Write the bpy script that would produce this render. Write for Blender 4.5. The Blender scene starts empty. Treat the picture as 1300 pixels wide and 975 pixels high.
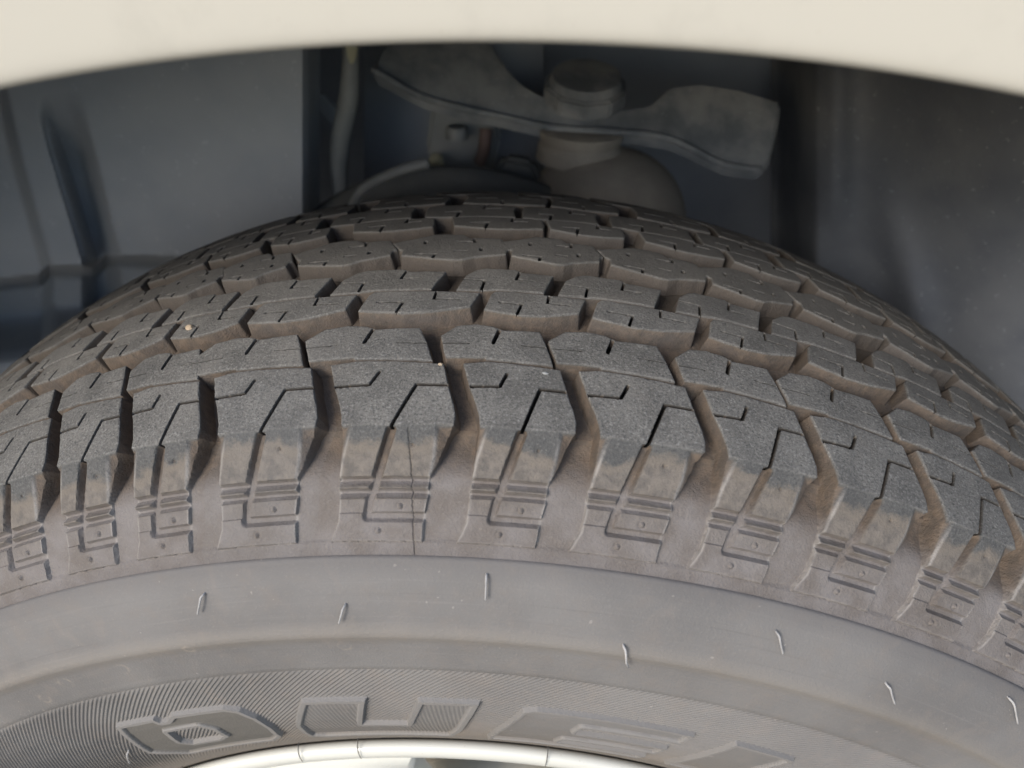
import bpy, bmesh, math, random
import numpy as np
from mathutils import Vector, Matrix
random.seed(4); rng = np.random.default_rng(4)
R_ = math.radians
sc = bpy.context.scene
C = sc.collection

# ------------------------------------------------------------------ camera, light, exposure
AXZ = 0.3912                      # height of the wheel axis above the ground
CAM = Vector((0.00512, -0.24806, 0.50887 + AXZ))
PITCH, YAW, ROLL, FPX = 0.63644, -0.030897, 0.045916, 894.47
cp, sp, cy, sy = math.cos(PITCH), math.sin(PITCH), math.cos(YAW), math.sin(YAW)
FWD = Vector((sy * cp, cy * cp, -sp)); RG0 = Vector((cy, -sy, 0)); UP0 = RG0.cross(FWD)
RGT = math.cos(ROLL) * RG0 + math.sin(ROLL) * UP0
UPV = -math.sin(ROLL) * RG0 + math.cos(ROLL) * UP0
cam = bpy.data.cameras.new('camera'); camo = bpy.data.objects.new('camera', cam); C.objects.link(camo)
camo.matrix_world = Matrix(((RGT.x, UPV.x, -FWD.x, CAM.x), (RGT.y, UPV.y, -FWD.y, CAM.y), (RGT.z, UPV.z, -FWD.z, CAM.z), (0, 0, 0, 1)))
cam.sensor_width = 36; cam.lens = 36 * FPX / 1300; cam.clip_start = 0.01; cam.clip_end = 2000
cam.dof.use_dof = True; cam.dof.focus_distance = 0.235; cam.dof.aperture_fstop = 9.5
sc.camera = camo

SUN_EL, SUN_AZ = 31, 213          # azimuth clockwise from +Y: the light comes over the photographer's left shoulder
w = bpy.data.worlds.new('World'); sc.world = w; w.use_nodes = True
nt = w.node_tree; bgn = nt.nodes['Background']
sky = nt.nodes.new('ShaderNodeTexSky'); sky.sky_type = 'NISHITA'; sky.sun_disc = False
sky.sun_elevation = R_(SUN_EL); sky.sun_rotation = R_(SUN_AZ)
sky.air_density = 1.0; sky.dust_density = 1.5; sky.ozone_density = 1.5
nt.links.new(sky.outputs[0], bgn.inputs[0]); bgn.inputs[1].default_value = 0.15
sun = bpy.data.lights.new('sun', 'SUN'); sun.energy = 1.5; sun.angle = R_(24); sun.color = (1.0, 0.965, 0.91)
suno = bpy.data.objects.new('sun', sun); C.objects.link(suno)
sd = Vector((math.sin(R_(SUN_AZ)) * math.cos(R_(SUN_EL)), math.cos(R_(SUN_AZ)) * math.cos(R_(SUN_EL)), math.sin(R_(SUN_EL))))
suno.rotation_euler = sd.to_track_quat('Z', 'Y').to_euler()
sc.view_settings.view_transform = 'Standard'; sc.view_settings.look = 'None'
sc.view_settings.gamma = 1; sc.view_settings.use_curve_mapping = False
sc.view_settings.exposure = 0.56
sc.cycles.max_bounces = 8

def at(px, py, Y):
    """point where the line of sight through photo pixel (px, py) meets the vertical plane y = Y (metres from the tyre's centre plane)"""
    d = FWD + RGT * ((px - 650) / FPX) - UPV * ((py - 487.5) / FPX)
    return CAM + d * ((Y - CAM.y) / d.y)

# ------------------------------------------------------------------ materials
def mat(name, rough=0.7, spec=0.4):
    m = bpy.data.materials.new(name); m.use_nodes = True
    b = m.node_tree.nodes['Principled BSDF']
    b.inputs['Roughness'].default_value = rough; b.inputs['Specular IOR Level'].default_value = spec
    return m, m.node_tree, b
def N(t, kind, **kw):
    n = t.nodes.new('ShaderNode' + kind)
    for k, v in kw.items():
        if k.startswith('i_'):
            key = k[2:]; n.inputs[int(key) if key.isdigit() else key.replace('_', ' ')].default_value = v
        else: setattr(n, k, v)
    return n
def mixc(t, f, a, b, blend='MIX'):
    n = N(t, 'Mix', data_type='RGBA', blend_type=blend)
    for i, v in ((0, f), (6, a), (7, b)):
        if isinstance(v, bpy.types.NodeSocket): t.links.new(v, n.inputs[i])
        else: n.inputs[i].default_value = (*v, 1) if isinstance(v, tuple) else v
    return n.outputs[2]
def mth(t, op, a, b=0.0, c=None, clamp=False):
    n = N(t, 'Math', operation=op, use_clamp=clamp)
    for i, v in enumerate((a, b, c)):
        if v is None: continue
        if isinstance(v, bpy.types.NodeSocket): t.links.new(v, n.inputs[i])
        else: n.inputs[i].default_value = v
    return n.outputs[0]
def ramp(t, v, lo, hi, a=0.0, b=1.0, smooth=True):
    n = N(t, 'MapRange', clamp=True, interpolation_type='SMOOTHSTEP' if smooth else 'LINEAR')
    t.links.new(v, n.inputs[0])
    for i, x in ((1, lo), (2, hi), (3, a), (4, b)): n.inputs[i].default_value = x
    return n.outputs[0]
def noise(t, vec, scale, detail=3, rough=0.55, dist=0.0):
    n = N(t, 'TexNoise'); t.links.new(vec, n.inputs['Vector'])
    n.inputs['Scale'].default_value = scale; n.inputs['Detail'].default_value = detail
    n.inputs['Roughness'].default_value = rough; n.inputs['Distortion'].default_value = dist
    return n.outputs['Fac']
def bump(t, b, h, strength, dist, prev=None):
    n = N(t, 'Bump'); n.inputs['Strength'].default_value = strength; n.inputs['Distance'].default_value = dist
    t.links.new(h, n.inputs['Height'])
    if prev: t.links.new(prev, n.inputs['Normal'])
    t.links.new(n.outputs[0], b.inputs['Normal']); return n.outputs[0]

TOP, TOP2 = (0.135, 0.129, 0.119), (0.180, 0.172, 0.158)
BROWN, BROWN2 = (0.155, 0.117, 0.087), (0.110, 0.088, 0.070)
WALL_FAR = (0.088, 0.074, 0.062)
DUST = (0.205, 0.186, 0.176)
def tread_material():
    m, t, b = mat('tread_rubber', 0.78, 0.35); L = t.links
    pos = N(t, 'NewGeometry').outputs['Position']
    dep = N(t, 'Attribute', attribute_name='dep').outputs['Fac']      # mm under the worn face
    wv = N(t, 'Attribute', attribute_name='wv').outputs['Fac']        # mm across the tread, from the middle
    oi = N(t, 'ObjectInfo').outputs['Random']
    n1 = noise(t, pos, 90, 4); n2 = noise(t, pos, 1300, 3, .7); n3 = noise(t, pos, 320, 4, .6)
    top = mixc(t, ramp(t, n1, .35, .7), TOP, TOP2)
    top = mixc(t, ramp(t, n2, .52, .70, 0, .75), top, (0.31, 0.30, 0.285))
    top = mixc(t, ramp(t, n2, .32, .48, .8, 0), top, (0.062, 0.062, 0.062))
    top = mixc(t, mth(t, 'MULTIPLY', ramp(t, noise(t, pos, 900, 1, .5), .76, .80), .5), top, (0.36, 0.34, 0.30))
    top = mixc(t, ramp(t, wv, -52, 0, 0, .6, False), top, (0.126, 0.117, 0.106))
    n4 = noise(t, pos, 34, 3, .6, .8)
    top = mixc(t, ramp(t, n4, .30, .50, .38, 0), top, (0.075, 0.073, 0.070)); top = mixc(t, ramp(t, n4, .52, .72, 0, .35), top, (0.20, 0.185, 0.165))
    brown = mixc(t, ramp(t, n3, .35, .65), BROWN2, BROWN)
    brown = mixc(t, ramp(t, n1, .45, .75, 0, .7), brown, (0.10, 0.085, 0.075))
    # dust caught in the channels of the shoulder
    chan = ramp(t, wv, -99, -110, 0, 1)
    dusty = mixc(t, ramp(t, n1, .3, .7, .4, 1), BROWN2, DUST)
    dusty = mixc(t, ramp(t, n2, .5, .75, 0, .4), dusty, (0.26, 0.235, 0.21))
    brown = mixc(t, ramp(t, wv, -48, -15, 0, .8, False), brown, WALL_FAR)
    low = mixc(t, chan, brown, dusty)
    # pads under the shoulder edge keep their dirt below a ragged line
    line = mth(t, 'ADD', wv, mth(t, 'ADD', mth(t, 'MULTIPLY', mth(t, 'ADD', noise(t, pos, 230, 4, .7), -.5), 9.0), mth(t, 'MULTIPLY', mth(t, 'ADD', noise(t, pos, 38, 2, .5), -.5), 16.0)))
    pad = mixc(t, ramp(t, line, -95.0, -98.4), mixc(t, .55, top, (0.050, 0.051, 0.052)), mixc(t, ramp(t, line, -97.5, -102), (0.178, 0.152, 0.125), mixc(t, ramp(t, n3, .35, .65), (0.128, 0.114, 0.101), (0.190, 0.165, 0.140))))
    pad = mixc(t, ramp(t, wv, -106, -120), pad, dusty)
    pad = mixc(t, ramp(t, wv, -124, -130, 0, .6), pad, (0.105, 0.095, 0.10))
    isd = ramp(t, dep, -0.28, -1.1)
    shoulder = ramp(t, wv, -91, -92)
    deep = ramp(t, dep, -0.5, -3.0)
    col = mixc(t, isd, mixc(t, shoulder, top, pad), low)
    edg = N(t, 'Attribute', attribute_name='edge').outputs['Fac']
    col = mixc(t, mth(t, 'MULTIPLY', edg, ramp(t, n3, .3, .6, .35, .8)), col, (0.33, 0.305, 0.28))
    col = mixc(t, mth(t, 'MULTIPLY', mth(t, 'ADD', oi, -.5), .22), col, (0.2, 0.2, 0.2))
    col = mixc(t, ramp(t, N(t, 'Attribute', attribute_name='sipe').outputs['Fac'], .55, .80), col, (0.022, 0.021, 0.020))  # near-black sipes: fresh rubber, and the shade inside them painted into the colour
    L.new(col, b.inputs['Base Color'])
    L.new(ramp(t, n1, .3, .7, .66, .84), b.inputs['Roughness'])
    p = bump(t, b, n2, .9, .0004)
    bump(t, b, n3, .45, .0008, p)
    return m
def side_material():
    m, t, b = mat('sidewall_rubber', 0.7, 0.3); L = t.links
    tc = N(t, 'TexCoord').outputs['Object']
    sx = N(t, 'SeparateXYZ'); L.new(tc, sx.inputs[0]); x, y, z = sx.outputs
    th = mth(t, 'MULTIPLY', mth(t, 'ARCTAN2', x, z), 180 / math.pi)
    r = mth(t, 'MULTIPLY', mth(t, 'SQRT', mth(t, 'ADD', mth(t, 'MULTIPLY', x, x), mth(t, 'MULTIPLY', z, z))), 1000)
    n1 = noise(t, tc, 22, 4); n2 = noise(t, tc, 1200, 2, .6); n3 = noise(t, tc, 140, 4, .6)
    base = mixc(t, ramp(t, n1, .3, .7), (0.160, 0.152, 0.145), (0.200, 0.190, 0.180))
    base = mixc(t, ramp(t, n3, .45, .8, 0, .35), base, (0.21, 0.18, 0.155))
    base = mixc(t, ramp(t, n2, .55, .8, 0, .3), base, (0.27, 0.25, 0.23))
    cv = N(t, 'CombineXYZ'); L.new(mth(t, 'MULTIPLY', th, .10), cv.inputs[0]); L.new(mth(t, 'MULTIPLY', r, .9), cv.inputs[1])
    st = noise(t, cv.outputs[0], 1.0, 4, .6)
    base = mixc(t, ramp(t, st, .55, .8, 0, .30), base, (0.25, 0.235, 0.22)); base = mixc(t, ramp(t, st, .42, .25, 0, .30), base, (0.12, 0.112, 0.106))
    cv2 = N(t, 'CombineXYZ'); L.new(mth(t, 'MULTIPLY', th, .55), cv2.inputs[0]); L.new(mth(t, 'MULTIPLY', r, .07), cv2.inputs[1])
    st2 = noise(t, cv2.outputs[0], 1.0, 4, .6, .6)
    base = mixc(t, ramp(t, st2, .52, .72, 0, .30), base, (0.235, 0.205, 0.18))
    base = mixc(t, ramp(t, noise(t, tc, 420, 1, .5), .76, .80, 0, .5), base, (0.36, 0.33, 0.30))
    # brownish dust along the ridge and towards the bead
    rid = mth(t, 'MULTIPLY', ramp(t, r, 316, 321), ramp(t, r, 327, 322.5))
    base = mixc(t, mth(t, 'MULTIPLY', rid, .3), base, (0.27, 0.235, 0.19))
    base = mixc(t, ramp(t, r, 280, 235, 0, .6), base, (0.20, 0.165, 0.13))
    base = mixc(t, ramp(t, r, 338, 346, 0, .4), base, (0.11, 0.10, 0.098))
    # pale rub marks
    for (mt, mr, s) in ((-23.1, 314.8, 2.1), (-27.8, 314.3, 2.4), (-17.7, 319.9, 1.7), (-30.5, 310, 2.0), (-8.5, 316, 1.8)):
        dx = mth(t, 'MULTIPLY', mth(t, 'ADD', th, -mt), 5.5); dy = mth(t, 'ADD', r, -mr)
        dd = mth(t, 'ADD', mth(t, 'SQRT', mth(t, 'ADD', mth(t, 'MULTIPLY', dx, dx), mth(t, 'MULTIPLY', dy, dy))), mth(t, 'MULTIPLY', n3, 1.6))
        ring = mth(t, 'MULTIPLY', ramp(t, dd, s + .2, s + .7), ramp(t, dd, s + 1.8, s + .9))
        base = mixc(t, mth(t, 'MULTIPLY', ring, ramp(t, noise(t, tc, 260, 2, .5), .40, .62, .02, .40)), base, (0.36, 0.31, 0.25))
    L.new(base, b.inputs['Base Color'])
    L.new(ramp(t, n1, .3, .7, .60, .80), b.inputs['Roughness'])
    lf = N(t, 'Attribute', attribute_name='lf').outputs['Fac']
    col2 = mixc(t, ramp(t, lf, .2, .9, 0, .75), base, (0.245, 0.23, 0.215)); col2 = mixc(t, ramp(t, lf, -.2, -.9), col2, (0.145, 0.135, 0.120))
    L.new(col2, b.inputs['Base Color'])
    p = bump(t, b, n2, .5, .0003)
    bump(t, b, n3, .25, .0006, p)
    return m
def dusty_material(name, a, bcol, rough=.6, spec=.4, scale=30, speck=.3, bmp=.0006):
    m, t, b = mat(name, rough, spec)
    tc = N(t, 'NewGeometry').outputs['Position']
    n1 = noise(t, tc, scale, 4); n2 = noise(t, tc, scale * 14, 3, .7)
    c = mixc(t, ramp(t, n1, .32, .7), a, bcol)
    c = mixc(t, ramp(t, n2, .62, .78, 0, speck), c, tuple(min(1, v * 2.2 + .03) for v in bcol))
    t.links.new(c, b.inputs['Base Color'])
    bump(t, b, n2, .5, bmp)
    return m
M_TREAD = tread_material(); M_SIDE = side_material()
def paint_material(name, col, rough=.28):
    m, t, b = mat(name, rough, .5)
    tc = N(t, 'NewGeometry').outputs['Position']
    c = mixc(t, ramp(t, noise(t, tc, 60, 5, .65), .5, .8, 0, .25), col, tuple(v * .72 for v in col))
    c = mixc(t, ramp(t, noise(t, tc, 700, 2, .6), .72, .78, 0, .4), c, (0.35, 0.27, 0.17))
    t.links.new(c, b.inputs['Base Color']); b.inputs['Coat Weight'].default_value = .6; b.inputs['Coat Roughness'].default_value = .12
    return m
M_PAINT = paint_material('cream_white_paint', (0.65, 0.615, 0.53))
M_RIM = paint_material('cream_rim_paint', (0.72, 0.71, 0.64), .35)
M_LINER = dusty_material('liner_plastic', (0.40, 0.425, 0.46), (0.49, 0.505, 0.525), .55, .5, 12, .4)
M_LINER2 = dusty_material('dark_liner_plastic', (0.105, 0.114, 0.134), (0.155, 0.163, 0.178), .8, .2, 16, .6)
M_DARK = dusty_material('underseal', (0.30, 0.33, 0.38), (0.36, 0.385, 0.43), .7, .3, 12, .1)
M_ARM = dusty_material('dusty_cast_metal', (0.17, 0.182, 0.20), (0.31, 0.315, 0.32), .8, .2, 45, .6)
M_RUST = dusty_material('brown_dusty_metal', (0.30, 0.27, 0.235), (0.42, 0.38, 0.325), .75, .3, 26, .2)
M_HOSE = dusty_material('grey_hose_rubber', (0.22, 0.23, 0.23), (0.33, 0.33, 0.32), .6, .4, 20, .2)
M_YEL = dusty_material('pale_yellow_plastic', (0.42, 0.40, 0.28), (0.5, 0.47, 0.33), .6, .4, 20, .2)
M_RED = dusty_material('faded_red_rubber', (0.17, 0.11, 0.095), (0.20, 0.14, 0.12), .6, .4, 20, .2)
M_HAIR = dusty_material('vent_hair_rubber', (0.34, 0.33, 0.32), (0.5, 0.48, 0.46), .45, .5, 200, .1)
M_STONE = dusty_material('pale_stone', (0.5, 0.38, 0.26), (0.65, 0.55, 0.42), .8, .3, 300, .3)
M_GROUND = dusty_material('asphalt', (0.16, 0.145, 0.125), (0.22, 0.20, 0.17), .9, .3, 40, .4, .003)

# ------------------------------------------------------------------ object helpers
def empty(name, loc, label, cat, group=None):
    o = bpy.data.objects.new(name, None); C.objects.link(o); o.location = loc; o.empty_display_size = .05
    o['label'] = label; o['category'] = cat
    if group: o['group'] = group
    return o
def link(name, me, material, parent=None, kind=None):
    o = bpy.data.objects.new(name, me); C.objects.link(o)
    if material and not me.materials: me.materials.append(material)
    if parent: o.parent = parent
    if kind: o['kind'] = kind
    return o
def np_mesh(name, V, F, attrs=None, smooth=True, sharp=None):
    me = bpy.data.meshes.new(name); F = np.asarray(F, dtype=np.int32); V = np.asarray(V, dtype=np.float32)
    k = F.shape[1]
    me.vertices.add(len(V)); me.vertices.foreach_set('co', V.ravel())
    me.loops.add(F.size); me.loops.foreach_set('vertex_index', F.ravel())
    me.polygons.add(len(F)); me.polygons.foreach_set('loop_start', np.arange(0, F.size, k, dtype=np.int32))
    me.polygons.foreach_set('loop_total', np.full(len(F), k, dtype=np.int32))
    me.update(calc_edges=True)
    for a, vals in (attrs or {}).items():
        at_ = me.attributes.new(a, 'FLOAT', 'POINT'); at_.data.foreach_set('value', np.asarray(vals, dtype=np.float32))
    me.polygons.foreach_set('use_smooth', np.full(len(F), smooth))
    if sharp: me.set_sharp_from_angle(angle=R_(sharp))
    me.update(); return me
def grid_faces(nu, nv):
    i = np.arange(nu - 1)[:, None] * nv + np.arange(nv - 1)[None, :]
    return np.stack([i, i + nv, i + nv + 1, i + 1], -1).reshape(-1, 4)
def compact(V, F, *arrs):
    used = np.unique(F); re = np.full(len(V), -1); re[used] = np.arange(len(used))
    return (V[used], re[F]) + tuple(a[used] for a in arrs)

# ------------------------------------------------------------------ the tyre's shape
RT, RE, WE = 0.391595, 0.377217, 0.091216      # crown radius, radius at the shoulder edge, half tread width
MY, MR = -0.11383, 0.3448                       # where the shoulder meets the sidewall
L1 = math.hypot(-WE - MY, RE - MR) * 1000
WM = -91.216 - L1
def profile(wmm):
    """wmm: mm across the tread and then down the shoulder (negative = outer side) -> y, r, normal_y, normal_r (metres)"""
    wmm = np.asarray(wmm, dtype=float); s = np.where(wmm < 0, -1.0, 1.0); a = np.abs(wmm) / 1000
    y1 = np.minimum(a, WE); r1 = RT - (RT - RE) * (y1 / WE) ** 2.522
    sl = (RT - RE) * 2.522 * (y1 / WE) ** 1.522 / WE
    k = np.clip((a - WE) * 1000 / L1, 0, None)
    y = y1 + k * (-MY - WE) ; r = r1 - k * (RE - MR)
    bul = np.sin(np.clip(k, 0, 1) * math.pi) * .0010
    ny, nr = sl, np.ones_like(sl)
    q = np.clip((a - WE + .0035) / .008, 0, 1); ny2, nr2 = (RE - MR), (-MY - WE)
    l = np.hypot(ny, nr); ny, nr = ny / l, nr / l; l2 = math.hypot(ny2, nr2)
    ny = ny * (1 - q) + q * ny2 / l2; nr = nr * (1 - q) + q * nr2 / l2
    l = np.hypot(ny, nr); ny, nr = ny / l, nr / l
    return s * (y + bul * ny), r + bul * nr, s * ny, nr
def wrap(x, wmm, h):
    """x mm around (at r = 385), wmm across, h mm out of the surface"""
    y, r, ny, nr = profile(wmm); th = x / 385.0
    y = y + h * ny / 1000; r = r + h * nr / 1000
    return np.stack([r * np.sin(th), y, r * np.cos(th)], -1)
def seg_near(P, A, B):
    d = B - A; t = np.clip(((P - A) @ d) / (d @ d), 0, 1)[:, None]
    return A + t * d
def poly_sdf(P, poly):
    """signed distance (outside +) and nearest boundary point"""
    poly = np.asarray(poly, float); best = np.full(len(P), 1e9); Q = np.zeros_like(P); ins = np.zeros(len(P), bool)
    for i in range(len(poly)):
        A, B = poly[i], poly[(i + 1) % len(poly)]
        q = seg_near(P, A, B); d = np.hypot(*(P - q).T); m = d < best; best[m] = d[m]; Q[m] = q[m]
        if A[1] != B[1]:
            c = ((A[1] > P[:, 1]) != (B[1] > P[:, 1])) & (P[:, 0] < (B[0] - A[0]) * (P[:, 1] - A[1]) / (B[1] - A[1]) + A[0]); ins ^= c
    return np.where(ins, -best, best), Q
def line_dist(P, pts):
    pts = np.asarray(pts, float); best = np.full(len(P), 1e9); Q = np.zeros_like(P)
    for A, B in zip(pts[:-1], pts[1:]):
        q = seg_near(P, A, B); d = np.hypot(*(P - q).T); m = d < best; best[m] = d[m]; Q[m] = q[m]
    return best, Q
def snap(P, d, Q, iso, cell, lim=.5, sign=None):
    """move the points that lie within lim*cell of the iso-line of the distance d onto it"""
    m = np.abs(d - iso) < lim * cell
    if sign is not None: m &= sign
    v = P - Q; l = np.hypot(*v.T); ok = m & ((l > 1e-6) | (abs(iso) < 1e-9))
    P = P.copy(); d = d.copy()
    if abs(iso) < 1e-9: P[ok] = Q[ok]
    else: P[ok] = Q[ok] + v[ok] / l[ok][:, None] * abs(iso)
    d[ok] = iso
    return P, d
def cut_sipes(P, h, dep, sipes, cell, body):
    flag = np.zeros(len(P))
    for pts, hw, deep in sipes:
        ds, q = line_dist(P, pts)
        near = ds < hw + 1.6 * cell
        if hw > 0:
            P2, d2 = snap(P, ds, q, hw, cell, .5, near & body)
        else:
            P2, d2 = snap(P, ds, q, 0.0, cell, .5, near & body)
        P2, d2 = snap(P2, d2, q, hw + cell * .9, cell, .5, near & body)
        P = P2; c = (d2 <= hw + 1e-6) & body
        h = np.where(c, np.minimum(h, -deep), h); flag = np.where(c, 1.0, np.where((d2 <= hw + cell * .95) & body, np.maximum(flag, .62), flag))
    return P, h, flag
EDGE = .20
def rough(poly, amp, seed, step=2.6):
    rn = random.Random(seed); out = []; n = len(poly)
    for i in range(n):
        A, B = poly[i], poly[(i + 1) % n]; L = math.hypot(B[0] - A[0], B[1] - A[1]); k = max(1, int(L / step))
        nx, ny = (-(B[1] - A[1]) / L, (B[0] - A[0]) / L) if L > 0 else (0, 0)
        for j in range(k):
            o = rn.gauss(0, amp) if j else 0
            out.append((A[0] + (B[0] - A[0]) * j / k + nx * o, A[1] + (B[1] - A[1]) * j / k + ny * o))
    return out
def block_mesh(name, poly, sipes, cell, D, slope=6.0):
    poly = np.asarray(poly, float); Wd = D / slope
    x0, w0 = poly.min(0) - Wd - cell * 2; x1, w1 = poly.max(0) + Wd + cell * 2
    xs = np.arange(x0, x1, cell); ws = np.arange(w0, w1, cell); X, W = np.meshgrid(xs, ws, indexing='ij')
    P = np.stack([X.ravel(), W.ravel()], -1); F = grid_faces(len(xs), len(ws))
    d, Q = poly_sdf(P, poly)
    keep = (d[F] < Wd + cell * .6).any(1)
    P, d = snap(P, d, Q, 0.0, cell); P, d = snap(P, d, Q, -cell, cell, .5, d < 0); P, d = snap(P, d, Q, Wd, cell, .5, d > 0)
    h = np.where(d <= -cell * .99, 0.0, np.where(d <= 0, -EDGE * (1 + d / cell), -EDGE - d * slope))
    h = np.where(d >= Wd * .999, -D - .5, h)
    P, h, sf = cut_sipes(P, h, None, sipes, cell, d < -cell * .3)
    F = F[keep]
    P, F, h, sf = compact(P, F, h, sf)
    V = wrap(P[:, 0], P[:, 1], h)
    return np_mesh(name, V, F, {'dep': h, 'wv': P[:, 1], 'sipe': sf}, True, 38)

# outlines in pitch units (u) and mm across (w)
PA = [(-.07, -69.8), (.13, -68.7), (.34, -69.0), (.545, -69.5), (.776, -70.2), (.838, -78.1), (.897, -84.3), (.925, -88.2), (.923, -91.2)]
PAD_R = [(.802, -91.35), (.778, -100.6), (.738, -107.4), (.732, -112.4), (.705, -117.2), (.698, -119.5), (.68, -125.7)]
PAD_L = [(-.03, -125.7), (.049, -119.9), (.075, -113), (.070, -111), (.103, -103.6), (.19, -91.35)]
PA_L = [(.122, -91.2), (.11, -88), (.073, -84.1), (.004, -78.2)]
IN_R = [(.855, -97.5), (.80, -103), (.738, -107.4), (.732, -112.4), (.705, -117.2), (.698, -119.5), (.68, -125.7)]
IN_L = [(-.03, -125.7), (.049, -119.9), (.075, -113), (.070, -111), (.088, -104.5), (.108, -98)]
SIPE_A = [([(-.05, -78.5), (.266, -78.0), (.317, -73.3)], .27, 4.5), ([(.90, -78.2), (.609, -78.1), (.478, -92.3)], .30, 5.0)]
PB = [(-.235, -67.5), (.11, -67.1), (.12, -67.8), (.40, -68.2), (.706, -68.9), (.627, -59.7), (.572, -54.7), (.438, -54.8), (.235, -55.1), (.151, -53.4), (-.009, -52.6), (-.175, -53.6), (-.31, -58.4)]
SIPE_B = [([(.225, -53), (.167, -60.9)], .40, 5.0), ([(-.33, -61.9), (-.045, -61.6)], 0, 2.0), ([(.42, -61.5), (.68, -61.8)], 0, 2.0)]
PC1 = [(.045, -45.0), (.093, -36.4), (.13, -34.55), (.60, -35.0), (.985, -35.6), (.925, -43.6), (.76, -45.4), (.626, -46.7), (.41, -47.3), (.2, -46.2)]
SIPE_C1 = [([(.18, -40.9), (.39, -41.4), (.34, -49)], .20, 3.5), ([(.643, -33), (.63, -39.7), (.837, -40.1)], .20, 3.5)]
PC2 = [(-.245, -34.2), (-.18, -24.8), (-.09, -21.0), (0, -19.4), (.305, -19.9), (.36, -21.6), (.676, -22.2), (.59, -33.9), (.13, -33.4), (-.03, -34.2)]
SIPE_C2 = [([(-.19, -27.4), (.01, -28.2), (-.014, -36)], .20, 3.5), ([(.35, -20), (.315, -26.6), (.474, -26.9)], .20, 3.5)]
PD = [(.24, -8.8), (.507, -11.7), (.70, -13.4), (.78, -13.2), (.877, -11), (1.15, -7.9), (1.155, -4.5), (1.193, -3.5), (1.13, 1.6), (1.095, 4.9), (1.01, 5.4), (.81, 5.2), (.745, 8.1), (.60, 8.8), (.47, 8.6), (.30, 5.2), (.112, 2.4), (.20, -3.5), (.24, -4.5)]
SIPE_D = [([(.36, -8.4), (.54, -8.9), (.51, -15)], .25, 3.0), ([(.80, -6.4), (.70, -6.2)], .3, 3.0), ([(.93, -5.6), (.93, -4.2)], .4, 3.0), ([(.70, 1.8), (.86, 1.4), (.83, 9)], .25, 3.0), ([(.42, 2.0), (.42, .5)], .4, 3.0)]
PE1 = [(.63, 17.4), (.75, 16.4), (.93, 15.0), (1.07, 14.6), (1.25, 15.3), (1.46, 17.0), (1.47, 20), (1.44, 26.6), (1.15, 27.3), (.80, 27.2), (.58, 26.7)]
SIPE_E1 = [([(.78, 20.4), (.94, 20.8), (.92, 13)], .3, 3.5), ([(1.30, 23.0), (1.16, 22.6), (1.18, 29)], .3, 3.5)]
PE2 = [(.31, 28.0), (.295, 36), (.30, 42.2), (.42, 43.6), (.8, 44.2), (1.05, 43.4), (1.175, 42.2), (1.165, 36), (1.19, 28.3), (.85, 27.9), (.55, 27.5)]
SIPE_E2 = [([(.50, 33.6), (.64, 34.0), (.62, 26)], .3, 3.5), ([(1.02, 38.4), (.86, 38.0), (.88, 46)], .3, 3.5)]
PF = [(.63, 48.0), (.65, 57), (.61, 66.6), (.95, 67.4), (1.42, 67.0), (1.50, 57), (1.47, 48.0), (1.30, 46.8), (1.0, 46.4), (.75, 46.9)]
SIPE_F = [([(1.05, 44), (1.02, 52)], .4, 3.5), ([(.75, 57), (.95, 57.2)], .25, 3.5), ([(1.2, 58.5), (1.4, 58.3)], .25, 3.5)]
def flip(poly, c): return [(c - u, -v) for u, v in poly]
def flips(sip, c): return [([(c - u, -v) for u, v in pts], max(a * 1.3, .2), b) for pts, a, b in sip]
CF = 1.30
ROWS = [  # outline, sipes, cell, depth
    ('B', PB, SIPE_B, .32, 7.0), ('C1', PC1, SIPE_C1, .34, 6.8), ('C2', PC2, SIPE_C2, .36, 6.8), ('D', PD, SIPE_D, .42, 6.0),
    ('E1', PE1, SIPE_E1, .40, 6.0), ('E2', PE2, SIPE_E2, .40, 6.0), ('F', PF, SIPE_F, .45, 6.0),
    ('Af', flip(PA + PA_L, 1.1), flips(SIPE_A, 1.1), .5, 5.6)]
TYPES = {'a': 4.4, 'b': 5.3, 'c': 5.9, 'd': 6.35}
def pmm(deg): return R_(deg) * 385.0
CW = np.array([[-200, -.10], [-125, -.19], [-119.5, -.127], [-112.4, -.098], [-107.4, -.093], [-100, -.055], [-91.2, .022], [-88, .018], [-84.3, -.015], [-78.1, -.079], [-70, -.147], [-66, -.165]])
def cw(wmm): return np.interp(wmm, CW[:, 0], CW[:, 1])
FLOOR0 = np.array([[-200, -.8], [-126.4, -.8], [-125.2, -1.5], [-114, -1.9], [-108, -2.1], [-105, -3.0], [-101.5, -5.6], [-98, -7.8], [-94, -8.2], [-88, -7.4], [-60, -7.2]])
fw = np.arange(-200, -59.9, .25); fv = np.interp(fw, FLOOR0[:, 0], FLOOR0[:, 1]); m_ = (fw > -118) & (fw < -80)
fv = np.where(m_, np.convolve(fv, np.ones(15) / 15, 'same'), fv); FLOOR = np.stack([fw, fv], -1)
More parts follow.
